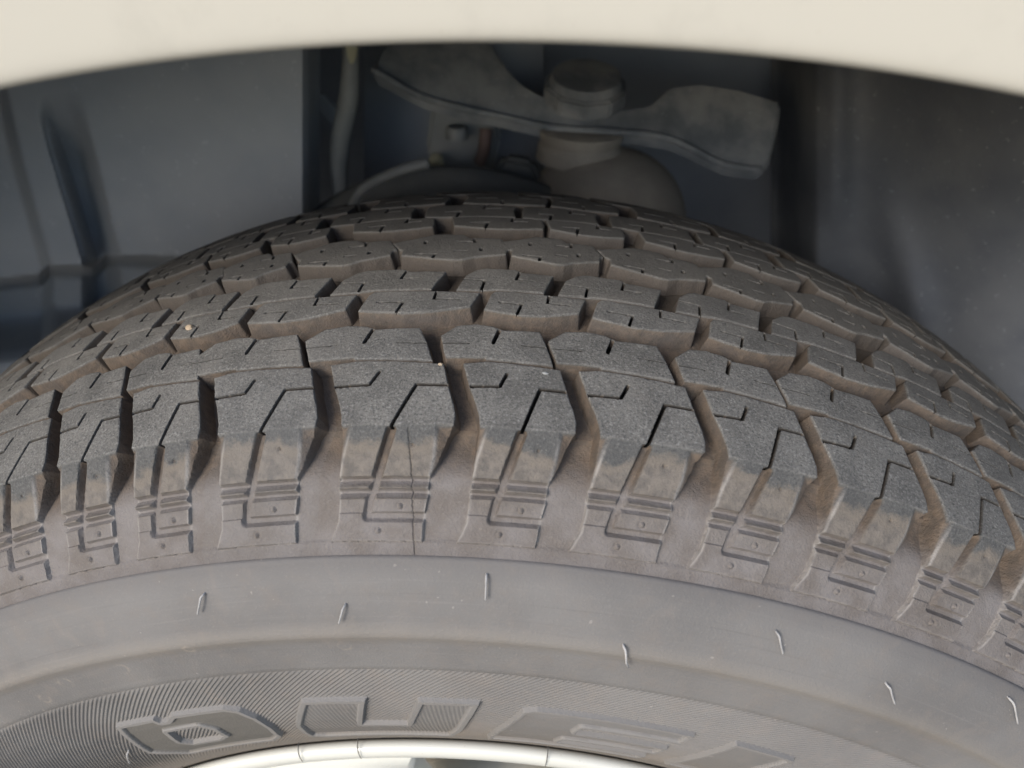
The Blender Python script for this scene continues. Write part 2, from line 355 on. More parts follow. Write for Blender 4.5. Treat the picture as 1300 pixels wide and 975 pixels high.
def shoulder_mesh(name, deg, cell, seam=False, coarse=False):
    Pm = pmm(deg); nu = int(round(Pm / cell)) + 1
    ws = np.arange(WM - .2, -67.6, cell); us = np.linspace(0, 1, nu)
    Ug, Wg = np.meshgrid(us, ws, indexing='ij')
    P = np.stack([(Ug * Pm + cw(Wg) * 37).ravel(), Wg.ravel()], -1); F = grid_faces(nu, len(ws))
    def S(pts):
        return [((u - float(cw(v))) * Pm + float(cw(v)) * 37, v) for u, v in pts]
    pad = rough(S(PA + PAD_R + PAD_L + PA_L), 0 if coarse else .10, int(deg * 10)); inn = S(PA + IN_R + IN_L + PA_L)
    edge = np.zeros(P.shape[0], bool).reshape(nu, -1); edge[0] = edge[-1] = True; edge = edge.ravel()
    d1, Q1 = poly_sdf(P, pad)
    P1, d1n = snap(P, d1, Q1, 0.0, cell); P1, d1n = snap(P1, d1n, Q1, -cell, cell, .5, d1n < 0)
    P1[edge] = P[edge]; d1 = np.where(edge, d1, d1n); P = P1
    d2, Q2 = poly_sdf(P, inn)
    fl = np.interp(P[:, 1], FLOOR[:, 0], FLOOR[:, 1])
    h = np.where(d1 <= -cell * .99, 0.0, np.where(d1 <= 0, -EDGE * (1 + d1 / cell), -EDGE - .62 * d1 - np.where(P[:, 1] < -112, 2.0, 0) * d1))
    h = np.maximum(fl, h - 6.5 * np.clip(d2, 0, None))
    h = np.where(P[:, 1] > -68.4, -8.6, h)
    body = d1 < -cell * .3
    # the channel of the second sipe running on down the shoulder with its foot to the right
    chan = S([(.478, -93.0), (.359, -107.0), (.330, -110.8), (.298, -113.5), (.272, -118.4), (.74, -118.4)])
    ds, q = line_dist(P, chan)
    hwid = np.interp(P[:, 1], [-119, -107, -93], [1.6, 1.8, 1.75])
    g = np.clip((hwid - ds) / .9, 0, 1) * np.interp(P[:, 1], [-125, -112, -104, -93], [1.8, 1.9, 2.4, 2.7])
    g = g * (P[:, 1] < -92.2)
    gg = np.zeros(len(P))
    for c0, hf in ((-107.9, 1.6), (-111.4, 1.55)):
        t = np.clip(1 - np.abs(P[:, 1] - c0) / hf, 0, 1); gg = np.maximum(gg, 1.85 * np.clip(t * 1.3, 0, 1))
    gg += .45 * ((P[:, 1] < -113) & (P[:, 1] > -117.3))
    h = np.where(body | (h > -1.2), np.maximum(np.minimum(h, -np.maximum(g, gg)), np.minimum(fl, h)), h)
    for (pu, pw, am) in ((.524, -115.3, .75), (.349, -122.6, .75), (.626, -97.4, -.8)):
        rr = np.hypot(P[:, 0] - S([(pu, pw)])[0][0], P[:, 1] - pw); h = h + am * np.clip(1.5 - rr / .55, 0, 1) - .25 * np.clip(1 - np.abs(rr - 1.1) / .4, 0, 1)
    sip = [(S(p), a, b) for p, a, b in SIPE_A]
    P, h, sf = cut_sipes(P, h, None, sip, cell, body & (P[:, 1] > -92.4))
    if seam:
        ds, q = line_dist(P, S([(.60, -92.5), (.617, -104), (.62, -130)])); h = np.where(ds < .2, h - .4, h)
    V = wrap(P[:, 0], P[:, 1], h)
    edge_a = np.exp(-(np.abs(d1) / .42) ** 2) * np.clip((-P[:, 1] - 92) / 5, 0, 1) * np.clip((P[:, 1] + 127) / 3, 0, 1)
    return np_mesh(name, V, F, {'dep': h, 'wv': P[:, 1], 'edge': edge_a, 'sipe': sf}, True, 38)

# ------------------------------------------------------------------ the wheel
wheel = empty('wheel_assembly', (0, 0, 0), 'dusty worn black tyre on a cream rim under the white wheel arch', 'wheel')
# meridian of the carcass from the inner bead round the groove floor to the outer bead (y, r)
inner_side = [(.098, .212), (.104, .222), (.1115, .235), (.118, .25), (.1235, .27), (.1245, .29), (.1235, .31), (.117, .335), (.109, .352)]
wf = np.concatenate([np.linspace(105, 91, 8), np.linspace(88, -66.5, 90)])
dfl = np.interp(wf, [-60, -15, 0, 92, 93], [-7.0, -7.0, -6.0, -6.0, -5.5])
y, r, ny, nr = profile(wf); fl_pts = list(zip(y + ny * dfl / 1000, r + nr * dfl / 1000))
under = [(-.078, .373), (-.094, .362), (-.1055, .350), (MY + .0012, MR + .0000)]
SW = np.array([(MY + .0006, MR + .0004), (MY - .0003, MR - .0003), (MY - .0007, MR - .0012), (-.1158, .3418), (-.1181, .3375), (-.1203, .3325), (-.1218, .3285), (-.1229, .3250), (-.1240, .3232), (-.12465, .3218), (-.1244, .3203), (-.1238, .3180), (-.1240, .313), (-.1244, .308), (-.1246, .3045), (-.1240, .3036), (-.1239, .300), (-.1238, .290), (-.1230, .280), (-.1213, .2700), (-.1189, .260), (-.1155, .250), (-.1122, .2400), (-.1103, .2345), (-.1085, .2305), (-.1060, .2270), (-.098, .2220), (-.088, .218)])
def sw_interp(rmm):
    rr = np.asarray(rmm) / 1000; o = np.argsort(SW[:, 1]); yy = np.interp(rr, SW[o, 1], SW[o, 0])
    e = .0012; sl = (np.interp(rr + e, SW[o, 1], SW[o, 0]) - np.interp(rr - e, SW[o, 1], SW[o, 0])) / (2 * e)
    l = np.hypot(1, sl); return yy, -1 / l, sl / l
def side_wrap(thdeg, rmm, h):
    yy, ny, nr = sw_interp(rmm); th = np.radians(thdeg); rr = rmm / 1000 + h * nr / 1000
    return np.stack([rr * np.sin(th), yy + h * ny / 1000, rr * np.cos(th)], -1)
dense = []
for a, b in zip(SW[:-1], SW[1:]):
    n = max(1, int(math.hypot(*(b - a)) / .0016))
    for k in range(n): dense.append(tuple(a + (b - a) * k / n))
dense.append(tuple(SW[-1]))
mer = np.array(inner_side + fl_pts + under + dense)
nth = 720; th = np.linspace(0, 2 * math.pi, nth, endpoint=False)
V = np.stack([mer[None, :, 1] * np.sin(th)[:, None], np.broadcast_to(mer[None, :, 0], (nth, len(mer))), mer[None, :, 1] * np.cos(th)[:, None]], -1).reshape(-1, 3)
F = grid_faces(nth, len(mer)); nm = len(mer); last = (nth - 1) * nm + np.arange(nm - 1); F = np.concatenate([F, np.stack([last, np.arange(nm - 1), np.arange(nm - 1) + 1, last + 1], -1)])
F = F[:, ::-1]
wa = np.concatenate([np.full(len(inner_side), 110.0), wf, np.full(len(under), -125.0), np.full(len(dense), -131.0)])
da = np.full(len(mer), -8.0)
tyre_me = np_mesh('tyre', V, F, {'dep': np.tile(da, nth), 'wv': np.tile(wa, nth)}, True)
tyre_me.materials.append(M_SIDE); tyre_me.materials.append(M_TREAD)
mi = np.zeros(len(F), dtype=np.int32); col = (F.min(1) % nm)
mi[(col >= len(inner_side) - 1) & (col < len(inner_side) + len(wf) + len(under) - 2)] = 1
tyre_me.polygons.foreach_set('material_index', mi)
tyre = link('tyre', tyre_me, None, wheel); tyre.location = (0, 0, AXZ)

# pitch sequence around the tyre
right = 'bcbcbbdcabcbdb'; left = 'dcaabcdbacbdba'
starts = [(-1.95, right[0])]
t_ = -1.95
cells = []
for ch in right: cells.append((t_, ch)); t_ += TYPES[ch]
t_end = t_; t_ = -1.95
for ch in left: t_ -= TYPES[ch]; cells.append((t_, ch))
t_start = t_
VIS = 62
meshes = {}
def hash_(t): return sum(ord(c) * (i + 3) for i, c in enumerate(t))
for ty, deg in TYPES.items():
    Pm = pmm(deg)
    for nm_, poly, sip, cell, D in ROWS:
        meshes[nm_, ty] = block_mesh('tread_block', rough([(u * Pm, v) for u, v in poly], .09, hash_(nm_ + ty)), [([(u * Pm, v) for u, v in p], a, b) for p, a, b in sip], cell, D)
        meshes[nm_, ty].materials.append(M_TREAD)
    meshes['A', ty] = shoulder_mesh('shoulder_block', deg, .32); meshes['A', ty].materials.append(M_TREAD)
seam_me = shoulder_mesh('shoulder_block', TYPES['d'], .30, seam=True); seam_me.materials.append(M_TREAD)
for (th0, ty) in cells:
    if abs(th0 + 2.6) > VIS: continue
    for nm_ in ['A'] + [r_[0] for r_ in ROWS]:
        me = meshes[nm_, ty]
        if nm_ == 'A' and ty == 'd' and abs(th0 + 8.3) < .1: me = seam_me
        o = link('shoulder_block' if nm_ == 'A' else 'tread_block', me, None, tyre)
        o.rotation_euler = (0, R_(th0), 0)
# the rest of the circumference, far outside the picture, in one coarse piece
Vs, Fs, hs, wsv, off = [], [], [], [], 0
vis0 = min(t for t, c in cells if abs(t + 2.6) <= VIS); vis1 = max(t + TYPES[c] for t, c in cells if abs(t + 2.6) <= VIS)
span = 360 - (vis1 - vis0); npi = round(span / 5.4); dg = span / npi
Pm = pmm(dg); tmp = []
for nm_, poly, sip, cell, D in ROWS:
    tmp.append(block_mesh('coarse', [(u * Pm, v) for u, v in poly], [], 1.6, D, 5))
tmp.append(shoulder_mesh('coarse', dg, 1.6))
for me in tmp:
    v = np.empty(len(me.vertices) * 3, np.float32); me.vertices.foreach_get('co', v); v = v.reshape(-1, 3)
    f = np.empty(len(me.loops), np.int32); me.loops.foreach_get('vertex_index', f); f = f.reshape(-1, 4)
    hh = np.empty(len(v), np.float32); me.attributes['dep'].data.foreach_get('value', hh); ww = np.empty(len(v), np.float32); me.attributes['wv'].data.foreach_get('value', ww)
    for k in range(npi):
        a = R_(vis1 + k * dg); c, s = math.cos(a), math.sin(a)
        Vs.append(np.stack([v[:, 0] * c + v[:, 2] * s, v[:, 1], -v[:, 0] * s + v[:, 2] * c], -1)); Fs.append(f + off); hs.append(hh); wsv.append(ww); off += len(v)
    bpy.data.meshes.remove(me)
far_me = np_mesh('tread_remainder', np.concatenate(Vs), np.concatenate(Fs), {'dep': np.concatenate(hs), 'wv': np.concatenate(wsv)}, True, 38)
link('tread_remainder', far_me, M_TREAD, tyre, 'stuff')

# fine raised hatching round the lettering band: slanted ribs, the grid sheared along them
nl, ks, nr_ = 900, 8, 46
rr_ = np.concatenate([[303.9], np.linspace(303.5, 238, nr_)]); phi = np.arange(nl * ks) / ks * (360 / nl)
PH, RR = np.meshgrid(phi, rr_, indexing='ij')
prof_ = np.array([0, .5, .95, 1, .95, .5, 0, -.05])[np.arange(nl * ks) % ks]
amp = np.interp(RR, [238, 250, 303.2, 303.6, 304], [0, 1, 1, 0, 0])
hh = .04 + .36 * amp * 1.15 * prof_[:, None]; hh[:, 0] = -.3
V = side_wrap((PH + .22 * RR).ravel(), RR.ravel(), hh.ravel()); F = grid_faces(nl * ks, len(rr_)); m = len(rr_)
last = (nl * ks - 1) * m + np.arange(m - 1); F = np.concatenate([F, np.stack([last, np.arange(m - 1), np.arange(m - 1) + 1, last + 1], -1)])
link('hatched_band', np_mesh('hatched_band', V, F, None, True), M_SIDE, tyre)

# raised lettering on the sidewall (degrees around, mm radius)
def letter_mesh(poly, holes, ridges, line, hi=1.5, lo=.85, wid=1.9, cell=.4, dark=False):
    K = math.pi / 180 * 272
    S = lambda pts: np.array([(a * K, b) for a, b in pts])
    pl = S(poly); x0, y0 = pl.min(0) - 1.2; x1, y1 = pl.max(0) + 1.2
    xs = np.arange(x0, x1, cell); ys = np.arange(y0, y1, cell); X, Y = np.meshgrid(xs, ys, indexing='ij')
    P = np.stack([X.ravel(), Y.ravel()], -1); F = grid_faces(len(xs), len(ys))
    d, Q = poly_sdf(P, pl)
    for ho in holes:
        dh, Qh = poly_sdf(P, S(ho)); m = -dh > d; d = np.where(m, -dh, d); Q[m] = Qh[m]
    keep = (d[F] < .7).any(1)
    P, d = snap(P, d, Q, 0.0, cell); P, d = snap(P, d, Q, .5, cell, .5, d > 0); P, d = snap(P, d, Q, -.33, cell, .5, d < 0)
    inside = np.clip(-d, 0, None)
    rid = .75 + np.clip(inside / .32, 0, 1) * (hi - .75)
    base = np.full(len(P), lo)
    if line: base = lo - .15 + .11 * np.sin(P[:, 0] * 2 * math.pi / 1.5)
    h = np.where(inside < wid, rid, base + (hi - base) * np.clip(1 - (inside - wid) / .6, 0, 1))
    lf = np.where(inside < wid + .3, 1.0, -1.0 if dark else .42)
    for rd in ridges:
        ds, q = line_dist(P, S(rd)); h = np.maximum(h, np.where(d < 0, hi * np.clip((1.3 - ds) / .5, 0, 1), 0))
    h = np.where(d > 0, -1.1 * np.clip(d / .5, 0, 1) + .75, h)
    P, F, h, lf = compact(P, F[keep], h, lf)
    V = side_wrap(P[:, 0] / K, P[:, 1], h)
    return np_mesh('letter', V, F[:, ::-1], {'lf': lf}, True, 40)
LET = [
    ([(-30.6, 262.6), (-28.3, 287.6), (-24.75, 287.2), (-24.6, 284.2), (-24.1, 284.2), (-23.2, 287.4), (-18.9, 287.3), (-17.9, 284.5), (-17.3, 278), (-17.25, 268), (-17.9, 256), (-19.5, 250), (-28.6, 250)],
     [[(-26.1, 266.0), (-25.3, 276.4), (-22.4, 276.2), (-21.9, 272), (-22.1, 265.0), (-23, 262.8), (-25.6, 262.6)]], [], False),
    ([(-15.9, 252), (-15.3, 268), (-13.0, 287.5), (-8.45, 287.2), (-9.9, 266.8), (-6.5, 266.6), (-5.0, 287.2), (-.85, 287.4), (-2.3, 262), (-3.4, 249), (-14.6, 249)], [], [], True),
    ([(-.5, 249), (.2, 262), (2.0, 284.2), (2.9, 286.2), (13.8, 285.2), (13.5, 276.8), (6.4, 276.2), (6.1, 270.8), (13.2, 270.4), (12.9, 261.6), (5.6, 261.2), (5.3, 256.5), (12.8, 255.5), (12.6, 249)], [], [], False),
    ([(15.0, 249), (15.3, 262), (16.7, 286.0), (21.4, 285.6), (20.3, 262.0), (27.5, 261), (27.2, 249)], [], [], False),
    ([(30.1, 249), (30.8, 262), (32.6, 284.2), (33.5, 286.2), (44.4, 285.2), (44.1, 276.8), (37.0, 276.2), (36.7, 270.8), (43.8, 270.4), (43.5, 261.6), (36.2, 261.2), (35.9, 256.5), (43.4, 255.5), (43.2, 249)], [], [], False),
    ([(45.6, 249), (46.3, 262), (48.2, 285), (49.0, 286.6), (57.4, 285.6), (58.9, 281), (59.0, 273), (57.6, 268), (59.2, 262), (59.2, 249), (53.6, 249), (53.2, 262), (51.0, 262), (50.6, 249)], [[(51.5, 277), (51.4, 271), (54.2, 271), (54.4, 277)]], [], False)]
for i, (pl, ho, rd, ln) in enumerate(LET):
    me = letter_mesh(pl, ho, rd, ln, cell=.3, dark=(i == 0), hi=1.9 if i < 2 else 1.9, wid=2.0 if i < 2 else 1.5)
    link('letter', me, M_SIDE, tyre)

# rubber vent hairs
def tube_mesh(name, pts, rad, seg=8, caps=True):
    pts = [Vector(p) for p in pts]; rad = [rad] * len(pts) if not hasattr(rad, '__len__') else rad
    V, F = [], []; up = None
    for i, p in enumerate(pts):
        d = (pts[min(i + 1, len(pts) - 1)] - pts[max(i - 1, 0)]).normalized()
        if up is None: up = d.orthogonal().normalized()
        up = (up - d * up.dot(d)).normalized(); s = d.cross(up)
        for k in range(seg):
            a = 2 * math.pi * k / seg; V.append(p + (up * math.cos(a) + s * math.sin(a)) * rad[i])
    for i in range(len(pts) - 1):
        for k in range(seg):
            a, b = i * seg + k, i * seg + (k + 1) % seg; F.append((a, b, b + seg, a + seg))
    n = len(pts)
    if caps: F.append(tuple(range(seg))[::-1]); F.append(tuple((n - 1) * seg + k for k in range(seg)))
    me = bpy.data.meshes.new(name); me.from_pydata(V, [], F); me.update()
    for p in me.polygons: p.use_smooth = len(p.vertices) == 4
    return me
def smooth_pts(pts, n=5):
    pts = [Vector(p) for p in pts]; out = []
    for i in range(len(pts) - 1):
        p0, p1, p2, p3 = pts[max(i - 1, 0)], pts[i], pts[i + 1], pts[min(i + 2, len(pts) - 1)]
        for k in range(n):
            t = k / n; out.append(.5 * ((2 * p1) + (p2 - p0) * t + (2 * p0 - 5 * p1 + 4 * p2 - p3) * t * t + (3 * p1 - p0 - 3 * p2 + p3) * t ** 3))
    out.append(pts[-1]); return out
HAIRS = [((-15.46, 337.7), (-16.0, 332.6)), ((-7.88, 332.0), (-8.3, 326.9)), ((-.64, 341.5), (-.62, 335.2)), ((6.73, 324.6), (7.3, 317.8)), ((14.24, 337.8), (14.95, 332.4)),
         ((21.41, 331.7), (22.4, 327.2)), ((28.95, 341.3), (30.3, 336.2)), ((-31.9, 267.0), (-34.2, 258.5)), ((-37.5, 339), (-38.6, 334)), ((37.5, 332), (38.7, 327))]
for a, b in HAIRS:
    P = np.array([side_wrap(a[0], a[1] + .2, -.3), side_wrap(a[0], a[1], .9), side_wrap(a[0] * .8 + b[0] * .2, a[1] * .8 + b[1] * .2 + .4, 1.6), side_wrap((a[0] + b[0]) / 2, (a[1] + b[1]) / 2, 1.9), side_wrap(b[0], b[1], 1.7)])
    link('vent_hair', tube_mesh('vent_hair', smooth_pts(P, 4), [.00036] * 10 + [.0003] * 7, 8), M_HAIR, tyre)

M_TICK = dusty_material('dark_vent_rubber', (0.08, 0.076, 0.07), (0.12, 0.11, 0.10), .6, .4, 200, .1)
for a, ln in ((-35, .006), (-19.8, .0045), (-13.4, .0055), (5.3, .005)):  # thin dark strands drawn as the ticks across the rim lip
    P = [(-.1095, .2330), (-.1122, .2316), (-.1137, .2292), (-.1141, .2300 - ln * .8)]
    P = [(r * math.sin(R_(a)), y, r * math.cos(R_(a))) for y, r in P]
    link('vent_hair', tube_mesh('vent_hair', smooth_pts(P, 4), [.0002, .0002, .0002, .0002, .0002, .00024, .00022, .0002, .00018, .00017, .00016, .00015, .00014], 6), M_TICK, tyre)

# ------------------------------------------------------------------ rim
def lathe_y(name, mer, n=256, a0=0, a1=360, caps=False):
    mer = np.array(mer); full = abs(a1 - a0) >= 360; th = np.radians(np.linspace(a0, a1, n, endpoint=not full))
    V = np.stack([mer[None, :, 1] * np.sin(th)[:, None], np.broadcast_to(mer[None, :, 0], (n, len(mer))), mer[None, :, 1] * np.cos(th)[:, None]], -1).reshape(-1, 3)
    F = grid_faces(n, len(mer)); m = len(mer)
    if full: last = (n - 1) * m + np.arange(m - 1); F = np.concatenate([F, np.stack([last, np.arange(m - 1), np.arange(m - 1) + 1, last + 1], -1)])
    return np_mesh(name, V, F[:, ::-1], None, True, 50)
rim_mer = [(-.086, .2160), (-.094, .2172), (-.1010, .2205), (-.1062, .2255), (-.1083, .2288), (-.1106, .2298), (-.1126, .2288), (-.1133, .2262), (-.1128, .2234), (-.1112, .2200), (-.1085, .2170), (-.104, .2150), (-.096, .2125), (-.088, .2110), (-.070, .2090), (0, .2060), (.09, .2100), (.10, .225), (.103, .2285), (.100, .229), (.096, .2165), (.0, .2095), (-.07, .2125), (-.086, .2160)]
def rounded(mer, n=3):
    pts = smooth_pts([(a, b, 0) for a, b in mer], n); return [(p.x, p.y) for p in pts]
rim = link('rim', lathe_y('rim', rounded(rim_mer, 4), 360), M_RIM, wheel); rim.location = (0, 0, AXZ)
def spoke_mesh():
    """one broad spoke; its outer end melts into the barrel behind the lip"""
    prof = [(.2175, 19.5, -.1045), (.213, 18.8, -.1075), (.205, 17.6, -.1090), (.19, 16.0, -.1085), (.16, 14.5, -.1050), (.12, 15.5, -.1000), (.085, 20, -.0965), (.055, 30, -.0955)]
    V, F = [], []
    for r, ha, y in prof:
        for k, (s, dy) in enumerate(((-.99, .022), (-1, .006), (-.93, .0008), (-.5, -.0012), (0, -.002), (.5, -.0012), (.93, .0008), (1, .006), (.99, .022))):
            V.append((r * math.sin(R_(ha * s)), y + dy, r * math.cos(R_(ha * s))))
    m = 9
    for i in range(len(prof) - 1):
        for k in range(m - 1): F.append((i * m + k, (i + 1) * m + k, (i + 1) * m + k + 1, i * m + k + 1))
        F.append((i * m + m - 1, (i + 1) * m + m - 1, (i + 1) * m, i * m))
    me = bpy.data.meshes.new('spoke'); me.from_pydata(V, [], F); me.update()
    bm = bmesh.new(); bm.from_mesh(me); bmesh.ops.recalc_face_normals(bm, faces=bm.faces); bm.to_mesh(me); bm.free()
    me.polygons.foreach_set('use_smooth', [True] * len(me.polygons)); me.set_sharp_from_angle(angle=R_(50)); return me
sm = spoke_mesh(); sm.materials.append(M_RIM)
for k in range(5):
    o = link('spoke', sm, None, rim); o.rotation_euler = (0, R_(-26.5 + 72 * k), 0)
link('hub', lathe_y('hub', rounded([(-.02, .03), (-.03, .065), (-.078, .068), (-.088, .060), (-.091, .045), (-.105, .042), (-.109, .034), (-.1095, .0001)], 3), 96), M_RIM, rim)
for k in range(6):
    a = R_(12.5 + 60 * k)
    nb = bmesh.new(); bmesh.ops.create_cone(nb, cap_ends=True, segments=6, radius1=.011, radius2=.0095, depth=.02)
    bmesh.ops.rotate(nb, verts=nb.verts, matrix=Matrix.Rotation(R_(90), 3, 'X')); bmesh.ops.translate(nb, verts=nb.verts, vec=(.055 * math.sin(a), -.093, .055 * math.cos(a)))
    me = bpy.data.meshes.new('lug_nut'); nb.to_mesh(me); nb.free(); link('lug_nut', me, M_ARM, rim)

# pebble wedged in the second groove
def blob(name, loc, s, material, label, cat, seed):
    bm = bmesh.new(); bmesh.ops.create_icosphere(bm, subdivisions=3, radius=1); rn = random.Random(seed)
    ax = [(Vector((rn.uniform(-1, 1), rn.uniform(-1, 1), rn.uniform(-1, 1))).normalized(), rn.uniform(.62, .85)) for _ in range(9)]
    for v in bm.verts:
        for a, c in ax:
            k = v.co.dot(a)
            if k > c: v.co -= a * (k - c)
        v.co = Vector((v.co.x * s[0], v.co.y * s[1], v.co.z * s[2]))
    me = bpy.data.meshes.new(name); bm.to_mesh(me); bm.free(); o = link(name, me, material); o.location = loc
    o['label'] = label; o['category'] = cat; return o
pth, pw = None, -41.5
pl = wrap(np.array([R_(-17.4) * 385]), np.array([pw]), np.array([.1]))[0]
blob('pebble', (pl[0], pl[1], pl[2] + AXZ), (.0017, .0014, .0010), M_STONE, 'tiny pale tan pebble stuck on the tyre tread, left of its middle', 'pebble', 3)

for (tdeg, w_, sz, m_, lab, cat_, sd_) in ((1.45, -72.0, (.0011, .0006, .0004), M_HOSE, 'tiny white stone chip on the shoulder block right of the middle groove', 'stone chip', 5),
                                       (-3.4, -70.6, (.0008, .0006, .0004), M_STONE, 'tiny pinkish grit grain at the corner of a shoulder block, left of the middle groove', 'grit', 8)):
    q = wrap(np.array([R_(tdeg) * 385]), np.array([w_]), np.array([.1]))[0]
    blob('stone_chip' if sd_ == 5 else 'grit_grain', (q[0], q[1], q[2] + AXZ), sz, m_, lab, cat_, sd_)

# ------------------------------------------------------------------ the car: fender, liner, suspension
car = empty('car', (0, .3, 0), 'cream white car body whose wheel arch and dusty suspension surround the tyre', 'car')
def cpart(name, me, material, parent=None):
    o = link(name, me, material, parent or car)
    if not parent: o.location = (0, -.3, 0)
    return o
AX, AZ, AR, AY = .02, AXZ - .12, .600, -.0945      # centre, radius and plane of the wheel-arch lip
sec = [(.030, .0035), (.012, .0012), (.004, .0002), (.0010, .0002), (-.0010, .0010), (-.0022, .0028), (-.0032, .0075), (-.0050, .018), (-.0072, .030), (-.006, .055), (-.002, .10), (.008, .17), (.03, .24), (.08, .285), (.2, .31), (.5, .33)]
sec = rounded(sec, 4)
def sweep_arch(sec, a0, a1, n, thick=.0):
    th = np.radians(np.linspace(a0, a1, n)); S = np.array(sec)
    V = np.stack([AX + (AR + S[None, :, 1]) * np.sin(th)[:, None], np.broadcast_to(AY + S[None, :, 0], (n, len(S))), AZ + (AR + S[None, :, 1]) * np.cos(th)[:, None]], -1).reshape(-1, 3)
    return V, grid_faces(n, len(S))
V, F = sweep_arch(sec, -62, 62, 220)
cpart('fender', np_mesh('fender', V, F, None, True), M_PAINT)
# inner liner roof following the arch, set back from the lip
V, F = sweep_arch([(.006, .006), (.02, .014), (.1, .03), (.3, .04), (.52, .04), (.52, .046), (.3, .046), (.02, .02), (.006, .012)], -80, 80, 120)
cpart('wheel_arch_liner', np_mesh('wheel_arch_liner', V, F, None, True, 40), M_LINER2)

def sheet(name, px_poly_x, px_poly_y, Yf, hf, material, parent=None, nx=160, nz=160, thick=.004):
    """a moulded sheet: a grid over the seen area, its depth from Yf(px, py) and relief hf(px, py) towards the viewer"""
    xs = np.linspace(*px_poly_x, nx); ys = np.linspace(*px_poly_y, nz); V = []
    for a in xs:
        for b in ys: V.append(at(a, b, Yf(a, b) - hf(a, b)))
    n = len(V); V = V + [v + Vector((0, thick, 0)) for v in V]
    F = grid_faces(nx, nz); G = F[:, ::-1] + n
    rim_ = []
    for i in range(nx - 1): rim_ += [(i * nz, i * nz + n, (i + 1) * nz + n, (i + 1) * nz), ((i + 1) * nz - 1, (i + 2) * nz - 1, (i + 2) * nz - 1 + n, (i + 1) * nz - 1 + n)]
    for j in range(nz - 1): rim_ += [(j, j + 1, j + 1 + n, j + n), ((nx - 1) * nz + j, (nx - 1) * nz + j + n, (nx - 1) * nz + j + 1 + n, (nx - 1) * nz + j + 1)]
    me = np_mesh(name, np.array([tuple(v) for v in V]), np.concatenate([F, G, np.array(rim_)]), None, True, 45)
    return cpart(name, me, material, parent)
def sstep(x, a, b):
    t = min(1, max(0, (x - a) / (b - a))); return t * t * (3 - 2 * t)
# splash guard on the left: flat field, sunk channel, raised strip, ledge at the bottom
def left_relief(x, y):
    h = 0.0
    ch_l = np.interp(y, [60, 150, 330], [48, 58, 112]); ch_r = np.interp(y, [60, 150, 330], [84, 100, 146])
    c = sstep(x, ch_l - 10, ch_l + 12) * (1 - sstep(x, ch_r - 14, ch_r + 12)) * sstep(y, 110, 215)
    h -= .034 * c
    ll = np.interp(y, [100, 200, 345], [0, 22, 62])
    h -= .020 * (1 - sstep(x, ll - 10, ll + 8))
    bot = np.interp(x, [-60, 50, 62, 118, 136, 420], [362, 350, 338, 340, 325, 336])
    h -= .13 * sstep(y, bot - 3, bot + 14) * (1 - .7 * sstep(y, bot + 45, bot + 110))
    return h
sheet('splash_guard', (-260, 404), (-60, 560), lambda x, y: .150 + (x - 200) * .00004 + .05 * sstep(x, 384, 404), left_relief, M_LINER, nx=230, nz=200)
# rear liner wall on the right, curving towards the viewer, with a soft fold
def right_relief(x, y):
    h = .012 * math.exp(-((x - (1062 - (y - 100) * .02)) / 22) ** 2) * (1 - sstep(y, 230, 330))
    h += .006 * math.exp(-((x - (1125 + (y - 250) * .25)) / 26) ** 2) * sstep(y, 200, 330)
    h += .005 * math.exp(-(((x - 1160) / 26) ** 2 + ((y - 375) / 45) ** 2))
    return h
sheet('side_liner', (980, 1560), (-60, 700), lambda x, y: .205 - .085 * sstep(x, 1015, 1330) + .12 * (1 - sstep(x, 980, 1040)), right_relief, M_LINER2, nx=170, nz=160)

def plate(name, pts, tv, material, parent=None, bev=.003, seg=3):
    """a solid plate: outline pts in space, thickness vector tv"""
    bm = bmesh.new(); vs = [bm.verts.new(p) for p in pts]; f = bm.faces.new(vs)
    bm.normal_update(); r = bmesh.ops.extrude_face_region(bm, geom=[f]); nv = [g for g in r['geom'] if isinstance(g, bmesh.types.BMVert)]
    bmesh.ops.translate(bm, verts=nv, vec=tv); bmesh.ops.recalc_face_normals(bm, faces=bm.faces)
    if bev: bmesh.ops.bevel(bm, geom=list(bm.edges), offset=bev, segments=seg, affect='EDGES', clamp_overlap=True)
    bmesh.ops.triangulate(bm, faces=[g for g in bm.faces if len(g.verts) > 4])
    me = bpy.data.meshes.new(name); bm.to_mesh(me); bm.free(); me.polygons.foreach_set('use_smooth', [True] * len(me.polygons)); me.set_sharp_from_angle(angle=R_(35))
    return cpart(name, me, material, parent)
# dark inner panel that closes the well
def big_box(name, a, b, material):
    bm = bmesh.new(); bmesh.ops.create_cube(bm, size=1)
    for v in bm.verts: v.co = Vector([(a[i] + b[i]) / 2 + v.co[i] * (b[i] - a[i]) for i in range(3)])
    bmesh.ops.bevel(bm, geom=list(bm.edges), offset=.006, segments=2, affect='EDGES')
    me = bpy.data.meshes.new(name); bm.to_mesh(me); bm.free(); return cpart(name, me, material)
big_box('inner_panel', (-.75, .40, .22), (.75, .43, 1.2), M_DARK)
big_box('bulkhead', (-.78, .10, .15), (-.74, .44, 1.0), M_DARK)
big_box('rear_bulkhead', (.74, .10, .15), (.78, .44, 1.0), M_DARK)

